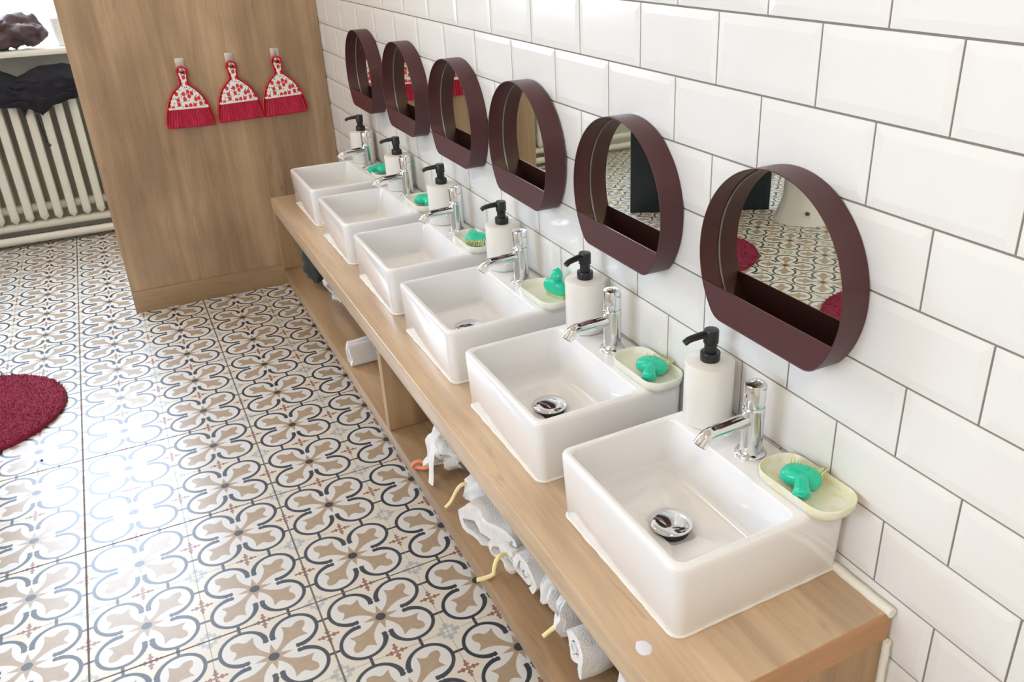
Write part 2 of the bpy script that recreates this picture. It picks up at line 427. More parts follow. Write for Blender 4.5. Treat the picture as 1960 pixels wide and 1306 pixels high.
window('window_2', ('x', L0, L1, LZ0, LZ1, XL - .08, XL - .03), 0.06, None)
struct(link('trim_1', boxbm(WX0 - .12, WX1 + .14, 3.955, YF + .16, 0.857, 0.885, bev=0.008), M['white_paint']))   # window sill

# wooden partition at the end of the washbasins
PT = thing('wooden_partition', (-0.43, 2.849, 0), 'tall oak-look partition wall the red brush sets hang on', 'partition')
link('panel', boxbm(-0.43, 0.428, 0.0, 0.045, 0.0885, 2.35, bev=0.0015), M['oak_panel'], PT, 40)
link('kickboard', boxbm(-0.431, 0.428, -0.002, 0.047, 0.0, 0.088, bev=0.001), M['oak_kick'], PT, 40)

# ================================================================ WASHSTAND
ZT = 0.493; CY0, CY1 = -0.041, 2.41; XF = -0.352
u_ = thing('shelf_unit', (-0.18, 1.18, 0.0), 'long low oak-look open shelf unit under the row of washbasins', 'shelf unit')
ox, oy = -0.18, 1.18
def ub(name, x0, x1, y0, y1, z0, z1, mt, **k):
    return link(name, boxbm(x0 - ox, x1 - ox, y0 - oy, y1 - oy, z0, z1, bev=0.0012), mt, u_, 40)
ub('shelf_board', XF, -0.006, CY0 + .001, CY1 - .001, 0.197, 0.234, M['oak_shelf_shaded'])
ub('side_panel', XF + .0005, -0.006, CY0, CY0 + .03, 0.235, 0.4455, M['oak_side'])
ub('side_panel', XF + .0005, -0.006, CY1 - .03, CY1, 0.235, 0.4455, M['oak_side'])
ub('divider', XF + .0005, -0.006, 1.142, 1.172, 0.235, 0.4455, M['oak_side'])
ub('plinth', -0.25, -0.006, CY0 + .02, CY1 - .02, 0.0, 0.1965, M['oak_side'])
ct = thing('countertop', (-0.18, 1.18, 0.446), 'long oak-look countertop carrying the row of six white washbasins', 'countertop')
link('top_board', boxbm(XF - ox, -0.006 - ox, CY0 - oy + .0015, CY1 - oy, 0.0, ZT - .446, bev=0.0025, seg=3), M['oak_top'], ct, 40)
eb = boxbm(XF - ox, -0.006 - ox, CY0 - oy, CY0 - oy + .0015, 0.0, ZT - .4465); link('edge_band', eb, M['oak_edge'], ct, None)
bm = bmesh.new()
def wob(p, s=0.0012, f=60): 
    p = Vector(p); return p + Vector((noise.noise(p * f), noise.noise(p * f + Vector((7, 0, 0))), noise.noise(p * f + Vector((0, 9, 0))))) * s
pth = [wob((-0.0098 - ox, CY0 - oy - .004 + (CY1 - CY0) * i / 200, ZT - .446 + .001), 0.0015) for i in range(201)]
tube(bm, pth, 0.0075, 8)
link('sealant', bm, M['sealant'], ct, 60)['label'] = 'cream silicone bead along the wall'
bm = bmesh.new()
pth = [wob((-0.009 - ox, CY0 - oy - .003, .444 - .22 * i / 40), 0.001) for i in range(41)]
tube(bm, pth, 0.006, 8)
link('sealant', bm, M['sealant'], u_, 60)['label'] = 'cream silicone bead down the wall joint'

# ================================================================ WASHBASINS
YB = [0.053 + 0.3878 * i for i in range(6)]
BW, BD, BH = 0.3117, 0.2865, 0.1189
ordn = ['nearest', 'second nearest', 'third nearest', 'fourth nearest', 'fifth nearest', 'farthest']
extra = ['soapy green brush in its dish, by the bare end of the counter', 'beside the second nearest round mirror', 'standing above the shelf divider',
         'beneath the fourth nearest mirror', 'fifth along, one before the last', 'closest to the wooden partition']
def make_basin():
    t = thing('washbasin', (0, 0, 0), '', 'washbasin')
    x0, x1, y0, y1, H = -BD, 0.0, 0.0, BW, BH      # local: back edge at x=0, near edge at y=0, bottom z=0
    bm = bmesh.new(); R = []
    R.append(rrect(x0 + .006, x1, y0 + .006, y1 - .006, 0.0, .016))
    R.append(rrect(x0 + .004, x1, y0 + .004, y1 - .004, 0.004, .018))
    R.append(rrect(x0, x1, y0, y1, H - .012, .018))
    for k in range(1, 6):
        t_ = k / 5 * PI / 2; q = .006 * (1 - math.cos(t_)); R.append(rrect(x0 + q, x1 - q * .3, y0 + q, y1 - q, H - .006 + .006 * math.sin(t_), .018 - q * .6))
    ix0, ix1, iy0, iy1 = x0 + .0125, -.087, y0 + .0125, y1 - .0125
    R.append(rrect(ix0 - .003, ix1 + .003, iy0 - .003, iy1 + .003, H, .014))
    for k in range(1, 5):
        t_ = k / 4 * PI / 2; q = .004 * math.sin(t_); R.append(rrect(ix0 - .003 + q, ix1 + .003 - q, iy0 - .003 + q, iy1 + .003 - q, H - .004 * (1 - math.cos(t_)), .014))
    fz = 0.036
    R.append(rrect(ix0 + .004, ix1 - .014, iy0 + .005, iy1 - .005, fz + .018, .018))
    for k in range(1, 6):
        t_ = k / 5 * PI / 2; q = .014 * (1 - math.cos(t_)); R.append(rrect(ix0 + .004 + q, ix1 - .014 - q, iy0 + .005 + q, iy1 - .005 - q, fz + .018 - .014 * math.sin(t_), .018))
    dc = Vector((-.186 + .004, .160)); n = len(R[0])
    last = R[-1]
    def circ(r, z):
        o = []
        for p in last:
            an = math.atan2(p.y - dc.y, p.x - dc.x); o.append(Vector((dc.x + r * math.cos(an), dc.y + r * math.sin(an), z)))
        return o
    R.append(circ(.042, fz)); R.append(circ(.036, fz - .004)); R.append(circ(.020, fz - .010))
    loops(bm, R, True, True); fixn(bm)
    link('bowl', bm, M['ceramic'], t, 50)
    bm = bmesh.new(); z = fz - .006
    lathe(bm, [(.004, z - .002), (.022, z - .002), (.0265, z), (.0275, z + .011)], 40, (dc.x, dc.y, 0)); 
    cap = link('drain_neck', bm, M['black_rubber'], t, 40)
    bm = bmesh.new(); z = fz + .006
    lathe(bm, [(.027, z - .001), (.0310, z), (.0325, z + .002), (.0318, z + .0038), (.0295, z + .0052), (.022, z + .0066), (.012, z + .0076), (.003, z + .0079)], 48, (dc.x, dc.y, 0))
    link('drain_plug', bm, M['chrome'], t, 60)['label'] = 'chrome dome drain plug'
    bm = bmesh.new(); p = []
    rr = rrect(x0 + .004, x1, y0 + .004, y1 - .004, 0.0005, .018, 8)
    dense = []
    for i in range(len(rr)):
        A, B = rr[i], rr[(i + 1) % len(rr)]; k = max(1, int((B - A).length / .008))
        for s in range(k): dense.append(A.lerp(B, s / k))
    dense = [wob(q, 0.0014, 45) for q in dense if q.x < -.004]
    # start the open run at the wall
    st = max(range(len(dense)), key=lambda i: (dense[i] - dense[i - 1]).length); dense = dense[st:] + dense[:st]
    for q in dense: q.z = max(q.z, 0.0022)
    tube(bm, dense, 0.0022, 6)
    link('sealant', bm, M['sealant'], t, 60)
    return t
b0 = make_basin(); basins = []
for i, y in enumerate(YB):
    o = b0 if i == 0 else copy_tree(b0)
    o.location = (-0.004, y, ZT); o['group'] = 'washbasins on the long counter'
    o['label'] = ['white square washbasin nearest the bare end of the counter', 'white square washbasin second from the bare end of the counter',
                  'white square washbasin third from the bare end of the counter', 'white square washbasin third from the wooden partition, no drain plug in view',
                  'white square washbasin second from the wooden partition', 'white square washbasin closest to the wooden partition'][i]
    basins.append(o)
ZS = ZT + BH

# ================================================================ FAUCETS
def make_faucet():
    t = thing('faucet', (0, 0, 0), '', 'faucet')
    bm = bmesh.new(); lathe(bm, [(.0225, 0), (.0235, .0015), (.0235, .004), (.0215, .0065), (.0175, .008), (.0165, .010)], 40); link('base_ring', bm, M['chrome'], t, 40)
    bm = bmesh.new(); lathe(bm, [(.0165, .0085), (.0165, .076), (.0172, .078), (.0172, .081), (.0160, .083)], 40); link('body', bm, M['chrome'], t, 35)
    bm = bmesh.new()
    pts = [Vector((-.008, 0, .0625))] + [Vector((-.008 - .058 * i / 4, 0, .0625 - .0006 * i)) for i in range(1, 5)] + bez((-.070, 0, .0600), (-.083, 0, .0590), (-.087, 0, .054), (-.0935, 0, .0455), 8)
    tube(bm, pts, [.0112] * len(pts), 24, True, 1.0, (0, 1, 0))
    link('spout', bm, M['chrome'], t, 40)
    bm = bmesh.new(); e = pts[-1]; dr = (pts[-1] - pts[-2]).normalized()
    tube(bm, [e - dr * .001, e + dr * .0012], .0088, 20, True); link('aerator', bm, M['black_rubber'], t, 40)
    bm = bmesh.new(); lathe(bm, [(.0145, .0832), (.0145, .086), (.0160, .0865), (.0162, .118), (.0152, .1202), (.0098, .1205), (.0092, .1195), (.0085, .114)], 40); link('push_cap', bm, M['chrome'], t, 35)
    bm = bmesh.new(); lathe(bm, [(.0084, .1135), (.0084, .1155), (.005, .1165)], 24); link('cap_insert', bm, M['hole'], t, 40)
    return t
f0 = make_faucet()
flab = ['chrome push faucet on the washbasin nearest the bare counter end', 'chrome push faucet on the second washbasin from the bare counter end', 'chrome push faucet on the third washbasin from the bare counter end',
        'chrome push faucet on the third washbasin from the partition', 'chrome push faucet on the second washbasin from the partition', 'chrome push faucet on the washbasin closest to the partition']
for i, (x, y, rz) in enumerate([(-.0495, .21, 0), (-.05, .606, 0), (-.052, .992, .02), (-.048, 1.385, .05), (-.054, 1.766, .02), (-.058, 2.152, 0)]):
    o = f0 if i == 0 else copy_tree(f0)
    o.location = (x, y, ZS); o.rotation_euler = (0, 0, rz); o['label'] = flab[i]; o['group'] = 'faucets on the washbasins'

# ================================================================ SOAP DISPENSERS
def make_disp():
    t = thing('soap_dispenser', (0, 0, 0), '', 'soap dispenser')
    bm = bmesh.new(); lathe(bm, [(.034, 0), (.037, .0012), (.0385, .004), (.0388, .100), (.0382, .1035), (.0362, .1050), (.0135, .1062)], 56); link('bottle', bm, M['bottle'], t, 40)
    bm = bmesh.new(); lathe(bm, [(.0150, .1060), (.0155, .1075), (.0155, .119), (.0148, .1205), (.0105, .1210)], 36); link('collar', bm, M['black_plastic'], t, 40)
    bm = bmesh.new(); lathe(bm, [(.0098, .1205), (.0098, .134), (.0118, .136), (.0118, .1555), (.0108, .1575), (.003, .158)], 32); link('pump_head', bm, M['black_plastic'], t, 40)
    bm = bmesh.new()
    pts = [Vector((-.006, 0, .1515)), Vector((-.020, 0, .1505)), Vector((-.033, 0, .1490)), Vector((-.040, 0, .1475)), Vector((-.0465, 0, .1435))]
    tube(bm, pts, [.0058, .0054, .0050, .0049, .0046], 16, True, 1.25, (0, 1, 0)); link('nozzle', bm, M['black_plastic'], t, 40)
    return t
d0 = make_disp()
dl = ['white soap dispenser with black pump beside the washbasin nearest the bare counter end', 'white soap dispenser with black pump second from the bare counter end',
      'white soap dispenser with black pump at the third washbasin from the bare counter end', 'white soap dispenser with black pump at the third washbasin from the partition',
      'white soap dispenser with black pump at the second washbasin from the partition', 'white soap dispenser with black pump closest to the partition']
for i, (x, y, rz) in enumerate([(-.045, .322, -.10), (-.046, .712, .18), (-.046, 1.098, -.12), (-.046, 1.487, -.15), (-.046, 1.862, -.15), (-.046, 2.252, -.15)]):
    o = d0 if i == 0 else copy_tree(d0)
    o.location = (x, y, ZS); o.rotation_euler = (0, 0, rz); o['label'] = dl[i]; o['group'] = 'soap dispensers on the washbasins'

# ================================================================ SOAP DISHES with nail brushes
def make_dish(mt):
    bm = bmesh.new(); w2, l2 = .0385, .0725
    def R(ins, z, r): return rrect(-w2 + ins, w2 - ins, -l2 + ins, l2 - ins, z, r, 8)
    loops(bm, [R(.007, 0, .024), R(.004, .0015, .026), R(.001, .009, .030), R(0, .017, .031), R(.0004, .0185, .0305), R(.0018, .0190, .029), R(.0028, .0182, .028), R(.0045, .009, .027), R(.010, .0045, .022), R(.02, .0038, .015)], True, True)
    fixn(bm); return link('soap_dish', bm, mt, None, 50)
dsl = ['cream soap dish with yellow residue on the washbasin nearest the bare counter end', 'white soap dish on the second washbasin from the bare counter end',
       'white soap dish on the third washbasin from the bare counter end, half behind a dispenser', 'white soap dish on the third washbasin from the partition',
       'white soap dish on the second washbasin from the partition', 'white soap dish on the washbasin closest to the partition']
ds = []
for i, (x, y, rz) in enumerate([(-.0445, .098, 0.04), (-.0455, .494, 0.02), (-.046, .882, 0.03), (-.047, 1.272, 0.0), (-.046, 1.655, 0), (-.046, 2.045, 0)]):
    if i < 2: o = make_dish(M['dish_dirty'] if i == 0 else M['dish'])
    else: o = ds[1].copy(); COL.objects.link(o)
    o.location = (x, y, ZS); o.rotation_euler = (0, 0, rz); tag(o, dsl[i], 'soap dish', 'soap dishes on the washbasins'); ds.append(o)
def make_brush():
    t = thing('nail_brush', (0, 0, 0), '', 'nail brush')
    bm = bmesh.new(); rings = []
    # loaf-shaped back, long axis x
    N = 18
    for i in range(N + 1):
        s = -1 + 2 * i / N; x = s * .024; k = (1 - abs(s) ** 3.2) ** 0.5 if abs(s) < 1 else 0.0
        k = max(k, .08); ring = []
        for j in range(24):
            a_ = 2 * PI * j / 24; cy, cz = math.cos(a_), math.sin(a_)
            cy = math.copysign(abs(cy) ** .8, cy); cz = math.copysign(abs(cz) ** .8, cz)
            ring.append(Vector((x, cy * .0155 * k, .0125 + cz * .0105 * k + .002 * (1 - s * s))))
        rings.append(ring)
    loops(bm, rings); fixn(bm); link('back', bm, M['turq'], t, 60)
    # curled grip at one side, ending in a round knob
    bm = bmesh.new()
    p = bez((.004, -.008, .014), (.008, -.020, .019), (.010, -.026, .014), (.013, -.033, .010), 10)
    tube(bm, p, [.0095, .0092, .009, .0088, .0086, .0088, .0093, .0100, .0105, .0100, .0060], 18)
    fixn(bm); link('grip', bm, M['turq'], t, 60)
    bm = bmesh.new(); lathe(bm, [(.0045, 0), (.005, .0012), (.0022, .0016), (.001, .0008)], 16, (.013, -.036, .0165)); link('grip_button', bm, M['turq'], t, 60)
    # small rows of embossed ridges on the back
    bm = bmesh.new()
    for a_ in range(3):
        for c_ in range(4):
            bmesh.ops.create_uvsphere(bm, u_segments=8, v_segments=6, radius=.0011, matrix=Matrix.Translation((-.004 + c_ * .0034 + (a_ % 2) * .0015, .001 + a_ * .0030, .0248 - abs(a_ - 0) * .0004)))
    link('embossed_dots', bm, M['turq'], t, 60)
    # bristles fan out on the far side
    bm = bmesh.new(); rnd = random.Random(4)
    for i in range(13):
        for j in range(3):
            x = -.018 + i * .003; z = .007 + j * .004
            e = Vector((x * 1.15 + rnd.uniform(-.001, .001), .0275 + rnd.uniform(-.001, .0015), z * .9 + .001))
            tube(bm, [Vector((x, .011, z)), e], .0011, 5)
    link('bristles', bm, M['pale_bristle'], t, 60)
    return t
nb = make_brush()
nl = ['turquoise nail brush in the yellow-stained soap dish at the bare counter end', 'turquoise nail brush in the dish of the second washbasin from the bare counter end',
      'upturned turquoise nail brush in the dish of the third washbasin from the bare end', 'turquoise nail brush in the dish of the third washbasin from the partition',
      'turquoise nail brush in the dish of the second washbasin from the partition', 'turquoise nail brush in the dish closest to the partition']
for i, (x, y, z, rx, rz) in enumerate([(-.046, .108, ZS + .004, 0, math.radians(-62)), (-.043, .484, ZS + .004, 0, math.radians(-62)), (-.046, .864, ZS + .0235, -1.35, math.radians(-70)),
                                 (-.046, 1.262, ZS + .004, 0, math.radians(150)), (-.044, 1.650, ZS + .004, 0, math.radians(-20)), (-.046, 2.055, ZS + .004, 0, math.radians(-100))]):
    o = nb if i == 0 else copy_tree(nb)
    o.location = (x, y, z); o.rotation_euler = (rx, 0, rz); o['label'] = nl[i]; o['group'] = 'nail brushes in the soap dishes'
    o.scale = (1.22, 1.22, 1.22)

# ================================================================ ROUND MIRRORS
def outline(a, flat=.103, r=.032, n=72):
    """circle with a flat bottom and rounded corners, (y, z) pairs, counter-clockwise"""
    k = a - .144; fl = flat + k; cz = -(fl - r); d = a - r; cy = math.sqrt(d * d - cz * cz)
    t1 = math.atan2(cz, cy); pts = []
    A0, A1 = t1, PI - t1
    for i in range(n + 1): t = A0 + (A1 - A0) * i / n; pts.append((a * math.cos(t), a * math.sin(t)))
    for i in range(1, 9): t = (PI - t1) + ((1.5 * PI) - (PI - t1)) * i / 8; pts.append((-cy + r * math.cos(t), cz + r * math.sin(t)))
    for i in range(1, 9): pts.append((-cy + 2 * cy * i / 9, -fl))
    for i in range(8): t = -PI / 2 + (t1 + PI / 2) * i / 8; pts.append((cy + r * math.cos(t), cz + r * math.sin(t)))
    return pts
def make_mirror():
    t = thing('wall_mirror', (0, 0, 0), '', 'mirror'); D = .044
    O = outline(.144); I = outline(.1422)
    bm = bmesh.new()
    V = lambda P, x: [Vector((x, y, z)) for y, z in P]
    R = [V(O, -.0005), V(O, -D + .0004), V(outline(.1436), -D), V(outline(.1426), -D), V(I, -D + .0004), V(I, -.0005)]
    RR = [[bm.verts.new(p) for p in r] for r in R]; n = len(O)
    for k in range(6):
        A, B = RR[k], RR[(k + 1) % 6]
        for i in range(n): j = (i + 1) % n; bm.faces.new((A[i], A[j], B[j], B[i]))
    fixn(bm); link('frame', bm, M['burgundy'], t, 30)
    # back plate + mirror glass
    bm = bmesh.new(); loops(bm, [V(I, -.0006), V(I, -.0062)]); fixn(bm); link('back_plate', bm, M['burgundy'], t, None)
    P = outline(.1405); bm = bmesh.new(); loops(bm, [V(P, -.0063), V(P, -.0095)]); fixn(bm); link('mirror_glass', bm, M['mirror'], t, None)
    bm = bmesh.new(); g = outline(.1412); pts = V(g, -.0098); R = []
    for i, p in enumerate(pts):
        tn = (pts[(i + 1) % n] - pts[i - 1]).normalized(); nr = Vector((1, 0, 0)).cross(tn)
        R.append([p + nr * .0011 * math.cos(2 * PI * k / 8) + Vector((1, 0, 0)) * .0013 * math.sin(2 * PI * k / 8) for k in range(8)])
    R.append(R[0]); loops(bm, R, False, False); bmesh.ops.remove_doubles(bm, verts=bm.verts[:], dist=1e-6); fixn(bm); link('gasket', bm, M['gasket'], t, 60)
    # front plate closing the lower part into a pocket
    zt = -.051; pl = [(y, z) for y, z in I if z <= zt]
    # order: starts on the left side descending; build polygon
    left = [(y, z) for y, z in I if z <= zt]
    i0 = next(i for i in range(n) if I[i][1] > zt and I[(i + 1) % n][1] <= zt)
    seq = []; i = (i0 + 1) % n
    while I[i][1] <= zt: seq.append(I[i]); i = (i + 1) % n
    hw = math.sqrt(.1422 ** 2 - zt ** 2); seq = [(-hw, zt)] + seq + [(hw, zt)]
    bm = bmesh.new(); A = [bm.verts.new((-D + .0006, y, z)) for y, z in seq]; B = [bm.verts.new((-D + .0026, y, z)) for y, z in seq]; k = len(A)
    for i in range(k): bm.faces.new((A[i], A[(i + 1) % k], B[(i + 1) % k], B[i]))
    bm.faces.new(A); bm.faces.new(list(reversed(B))); fixn(bm); link('front_plate', bm, M['burgundy'], t, None)
    return t
m0 = make_mirror()
ml = ['burgundy round mirror nearest the bare counter end, reflecting the toilet foot', 'burgundy round mirror second from the bare counter end, reflecting the navy board',
      'burgundy round mirror third from the bare counter end', 'burgundy round mirror third from the partition, reflecting the red bristles and oak panel',
      'burgundy round mirror second from the partition', 'burgundy round mirror closest to the partition']
for i, (y, z) in enumerate([(.216, .893), (.607, .894), (1.0, .900), (1.392, .900), (1.788, .902), (2.196, .899)]):
    o = m0 if i == 0 else copy_tree(m0)
    o.location = (-.0018, y, z); o['label'] = ml[i]
    if i == 2: o.rotation_euler = (0, 0, -.0135); o.location.x = -.0040; o['group'] = 'round mirrors on the tiled wall'

# ================================================================ BRUSH AND DUSTPAN SETS
def half(prof, z):
    for (z0, w0), (z1, w1) in zip(prof, prof[1:]):
        if z1 <= z <= z0: return w0 + (w1 - w0) * (z0 - z) / (z0 - z1)
    return prof[-1][1]
PAN = [(0.0, .003), (-.002, .009), (-.006, .0145), (-.013, .0175), (-.022, .0175), (-.032, .0150), (-.048, .0138), (-.060, .0155), (-.068, .0215), (-.078, .0340), (-.092, .0470), (-.108, .0575), (-.125, .0655), (-.145, .0725), (-.170, .0790), (-.200, .0835), (-.212, .0835), (-.217, .0800)]
HND = [(-.004, .003), (-.006, .0075), (-.010, .0115), (-.016, .0132), (-.024, .0128), (-.034, .0105), (-.050, .0095), (-.062, .0115), (-.070, .0170), (-.080, .0290), (-.094, .0420), (-.110, .0530), (-.125, .0605), (-.138, .0655), (-.141, .0680), (-.147, .0685)]
def plate(name, prof, y0, y1, hz, hr, mt, parent, dome=0.0, zmin=None):
    """plate in x,z with a round hole; local y0 (back) .. y1 (front, negative)"""
    bm = bmesh.new(); N = 40
    left = [(-w_, z) for z, w_ in prof]; right = [(w_, z) for z, w_ in reversed(prof)]
    ol = left + right
    # outer and hole loops filled with triangles, then extruded
    vo_ = [bm.verts.new((x, y1, z)) for x, z in ol]
    es = [bm.edges.new((vo_[i], vo_[(i + 1) % len(vo_)])) for i in range(len(vo_))]
    vh = [bm.verts.new((hr * math.cos(2 * PI * i / 20), y1, hz + hr * math.sin(2 * PI * i / 20))) for i in range(20)]
    es += [bm.edges.new((vh[i], vh[(i + 1) % 20])) for i in range(20)]
    bmesh.ops.triangle_fill(bm, edges=es, use_beauty=True, use_dissolve=False)
    r = bmesh.ops.extrude_face_region(bm, geom=bm.faces[:])
    for q in [g for g in r['geom'] if isinstance(g, bmesh.types.BMVert)]: q.co.y = y0
    fixn(bm); return link(name, bm, mt, parent, 40)
def rim(name, prof, y, r, mt, parent):
    bm = bmesh.new(); pts = [Vector((-w_, y, z)) for z, w_ in reversed(prof)] + [Vector((w_, y, z)) for z, w_ in prof]
    tube(bm, pts, r, 8); fixn(bm); return link(name, bm, mt, parent, 60)
sets = []
def make_set():
    p = thing('dustpan', (0, 0, 0), '', 'dustpan')
    plate('pan', PAN, -.001, -.004, -.0155, .0085, M['red'], p)
    rim('raised_rim', PAN[:-2], -.0085, .0035, M['red'], p)
    h = thing('hand_brush', (0, 0, 0), '', 'hand brush')
    plate('handle', HND, -.0065, -.018, -.0165, .0078, M['berry'], h)
    bm = bmesh.new(); box(bm, -.0675, .0675, -.0195, -.0060, -.1475, -.1415, 0.001); link('handle_lip', bm, M['bottle'], h, 40)
    bm = bmesh.new(); NX = 96; rows = []
    for k in range(7):
        t = k / 6; z = -.1475 - t * .064; wv = .0655 + .0125 * t
        ring = []
        for i in range(NX + 1):
            s = -1 + 2 * i / NX; x = s * wv
            rd = .0016 * math.sin(i * 2.1) + .0010 * math.sin(i * 5.3 + 1) ; dz = .0022 * noise.noise(Vector((i * .9, 0, 0))) * t
            ring.append(Vector((x, -.0175 - rd - .003 * t * (1 - s * s), z + dz)))
        ring += [Vector((q.x, -.0065, q.z)) for q in reversed(ring)]
        rows.append(ring)
    loops(bm, rows); fixn(bm); link('bristles', bm, M['bristle'], h, 60)
    k = thing('wall_hook', (0, 0, 0), '', 'hook')
    bm = bmesh.new(); box(bm, -.0155, .0155, -.0022, -.0003, -.018, .0300, 0.001); link('hook_plate', bm, M['hook'], k, 40)
    bm = bmesh.new(); tube(bm, [(0, -.001, -.008), (0, -.012, -.0095), (0, -.022, -.0090), (0, -.025, -.004)], .0030, 10); link('hook_prong', bm, M['hook'], k, 60)
    return p, h, k
tr0 = make_set()
side = ['leftmost of the three hanging on the oak partition', 'middle one of the three hanging on the oak partition', 'rightmost of the three, closest to the tiled wall']
for i, (x, z) in enumerate([(-.516, .898), (-.346, .902), (-.182, .905)]):
    P_, H_, K_ = tr0 if i == 0 else [copy_tree(q) for q in tr0]
    for q, nme, ct_, gr in ((P_, 'red plastic dustpan', 'dustpan', 'red dustpans on the partition'), (H_, 'strawberry-print hand brush with crimson bristles', 'hand brush', 'strawberry hand brushes'), (K_, 'square steel wall hook', 'hook', 'steel hooks on the partition')):
        q.location = (x, 2.8485, z); q['label'] = nme + ', ' + side[i]; q['group'] = gr
        if q is not K_: q.rotation_euler = (0, [-.02, .03, .03][i] * -1, 0)

# ================================================================ RUGS
def make_rug(name, c, r, label):
    bm = bmesh.new(); rings = []; N = 160; rnd = random.Random(3)
    for k, (rr, z) in enumerate([(1.0, 0.0005), (1.012, .006), (1.0, .013), (.97, .016), (.9, .017), (.75, .0165), (.6, .017), (.45, .0165), (.3, .017), (.15, .0168), (.03, .017)]):
        rings.append([Vector((r * rr * (1 + (.006 * noise.noise(Vector((i * .8, k, 0)))) ) * math.cos(2 * PI * i / N), r * rr * (1 + .006 * noise.noise(Vector((i * .8, k, 0)))) * math.sin(2 * PI * i / N), z + (.0014 * noise.noise(Vector((i * 1.3, k * 3.3, 2))) if k > 1 else 0))) for i in range(N)])
    loops(bm, rings); fixn(bm)
    for i in range(11000):       # pile tufts
        rr = r * math.sqrt(rnd.random()) * 1.005; a_ = rnd.random() * 2 * PI; b_ = Vector((rr * math.cos(a_), rr * math.sin(a_), .0155))
        lean = Vector((rnd.uniform(-1, 1), rnd.uniform(-1, 1), 0)) * .0035 + (Vector((math.cos(a_), math.sin(a_), 0)) * rnd.uniform(.002, .008) if rr > r * .965 else Vector((0, 0, 0)))
        if rr > r * .985: b_.z = rnd.uniform(.004, .014)
        tp = b_ + lean + Vector((0, 0, rnd.uniform(.003, .0065))); w_ = rnd.uniform(.0014, .0024); t0 = rnd.random() * 2
        q = [bm.verts.new(b_ + Vector((w_ * math.cos(t0 + k * 2.094), w_ * math.sin(t0 + k * 2.094), -.002))) for k in range(3)]; p = bm.verts.new(tp)
        for k in range(3): bm.faces.new((q[k], q[(k + 1) % 3], p))
    o = link(name, bm, M['rug'], None, 70, (c[0], c[1], 0)); return tag(o, label, 'rug', 'round crimson rugs')
make_rug('round_rug', (-1.375, 2.235), .272, 'crimson round pile rug on the patterned floor at the left edge')
make_rug('round_rug', (-1.60, 1.30), .27, 'crimson round pile rug seen only in the mirror nearest the bare counter end')
bm = bmesh.new(); bmesh.ops.create_uvsphere(bm, u_segments=8, v_segments=6, radius=.0035)
for q in bm.verts: q.co.z *= .5; q.co += Vector((noise.noise(q.co * 400), noise.noise(q.co * 500), 0)) * .002
tag(link('lint', bm, M['rug'], None, 60, (-1.165, 2.55 - .68, .0015)), 'tiny crimson tuft of lint on the floor below the rug', 'lint')

# ================================================================ RADIATOR, PIPES
RX0, RX1 = -1.94, -.50
rad = thing('radiator', ((RX0 + RX1) / 2, 4.07, 0.0), 'white column radiator under the window at the far wall', 'radiator'); rcx = (RX0 + RX1) / 2
sec = None; k = 0; xx = -1.105 + .0605 * 10
xs = [(-1.103 + .0605 * i) for i in range(-13, 10)]
for x in xs:
    if sec is None:
        bm = bmesh.new()
        def colm(yc, w2, d2):
            rings = []
            for z, s in ((.112, .12), (.132, 1), (.15, 1), (.70, 1), (.712, .95), (.732, .2)):
                rings.append([Vector((w2 * s * math.copysign(abs(math.cos(a_)) ** .4, math.cos(a_)), yc + d2 * s * math.copysign(abs(math.sin(a_)) ** .8, math.sin(a_)), z)) for a_ in [2 * PI * i / 16 for i in range(16)]])
            loops(bm, rings)
        colm(-.075, .0182, .018); colm(.005, .0175, .016)
        box(bm, -.010, .010, -.075, .02, .66, .70, .004); box(bm, -.010, .010, -.075, .02, .15, .19, .004)
        fixn(bm); sec = link('column', bm, M['white_paint'], rad, 45); o = sec
    else: o = sec.copy(); COL.objects.link(o); o.parent = rad
    o.location = (x - rcx, 0, 0)
for z in (.68, .17):
    bm = bmesh.new(); tube(bm, [(xs[0] - rcx - .02, -.035, z), (xs[-1] - rcx + .02, -.035, z)], .021, 16); link('header_pipe', bm, M['white_paint'], rad, 60)
bm = bmesh.new()
for x in (xs[2], xs[-3]): box(bm, x - rcx - .012 + .03, x - rcx + .012 + .03, -.02, .128, .40, .42, .003)
link('bracket', bm, M['white_paint'], rad, 40)
for z, yy, lb in ((.092, 4.015, 'upper white heating pipe running under the radiator'), (.034, 3.995, 'lower white heating pipe lying along the floor under the radiator')):
    bm = bmesh.new(); tube(bm, [(-1.6, 0, 0), (0, 0, 0), (1.5, 0, 0)], .019, 16); tag(link('heating_pipe', bm, M['white_paint'], None, 60, (-1.7 + .1, yy, z)), lb, 'pipe')

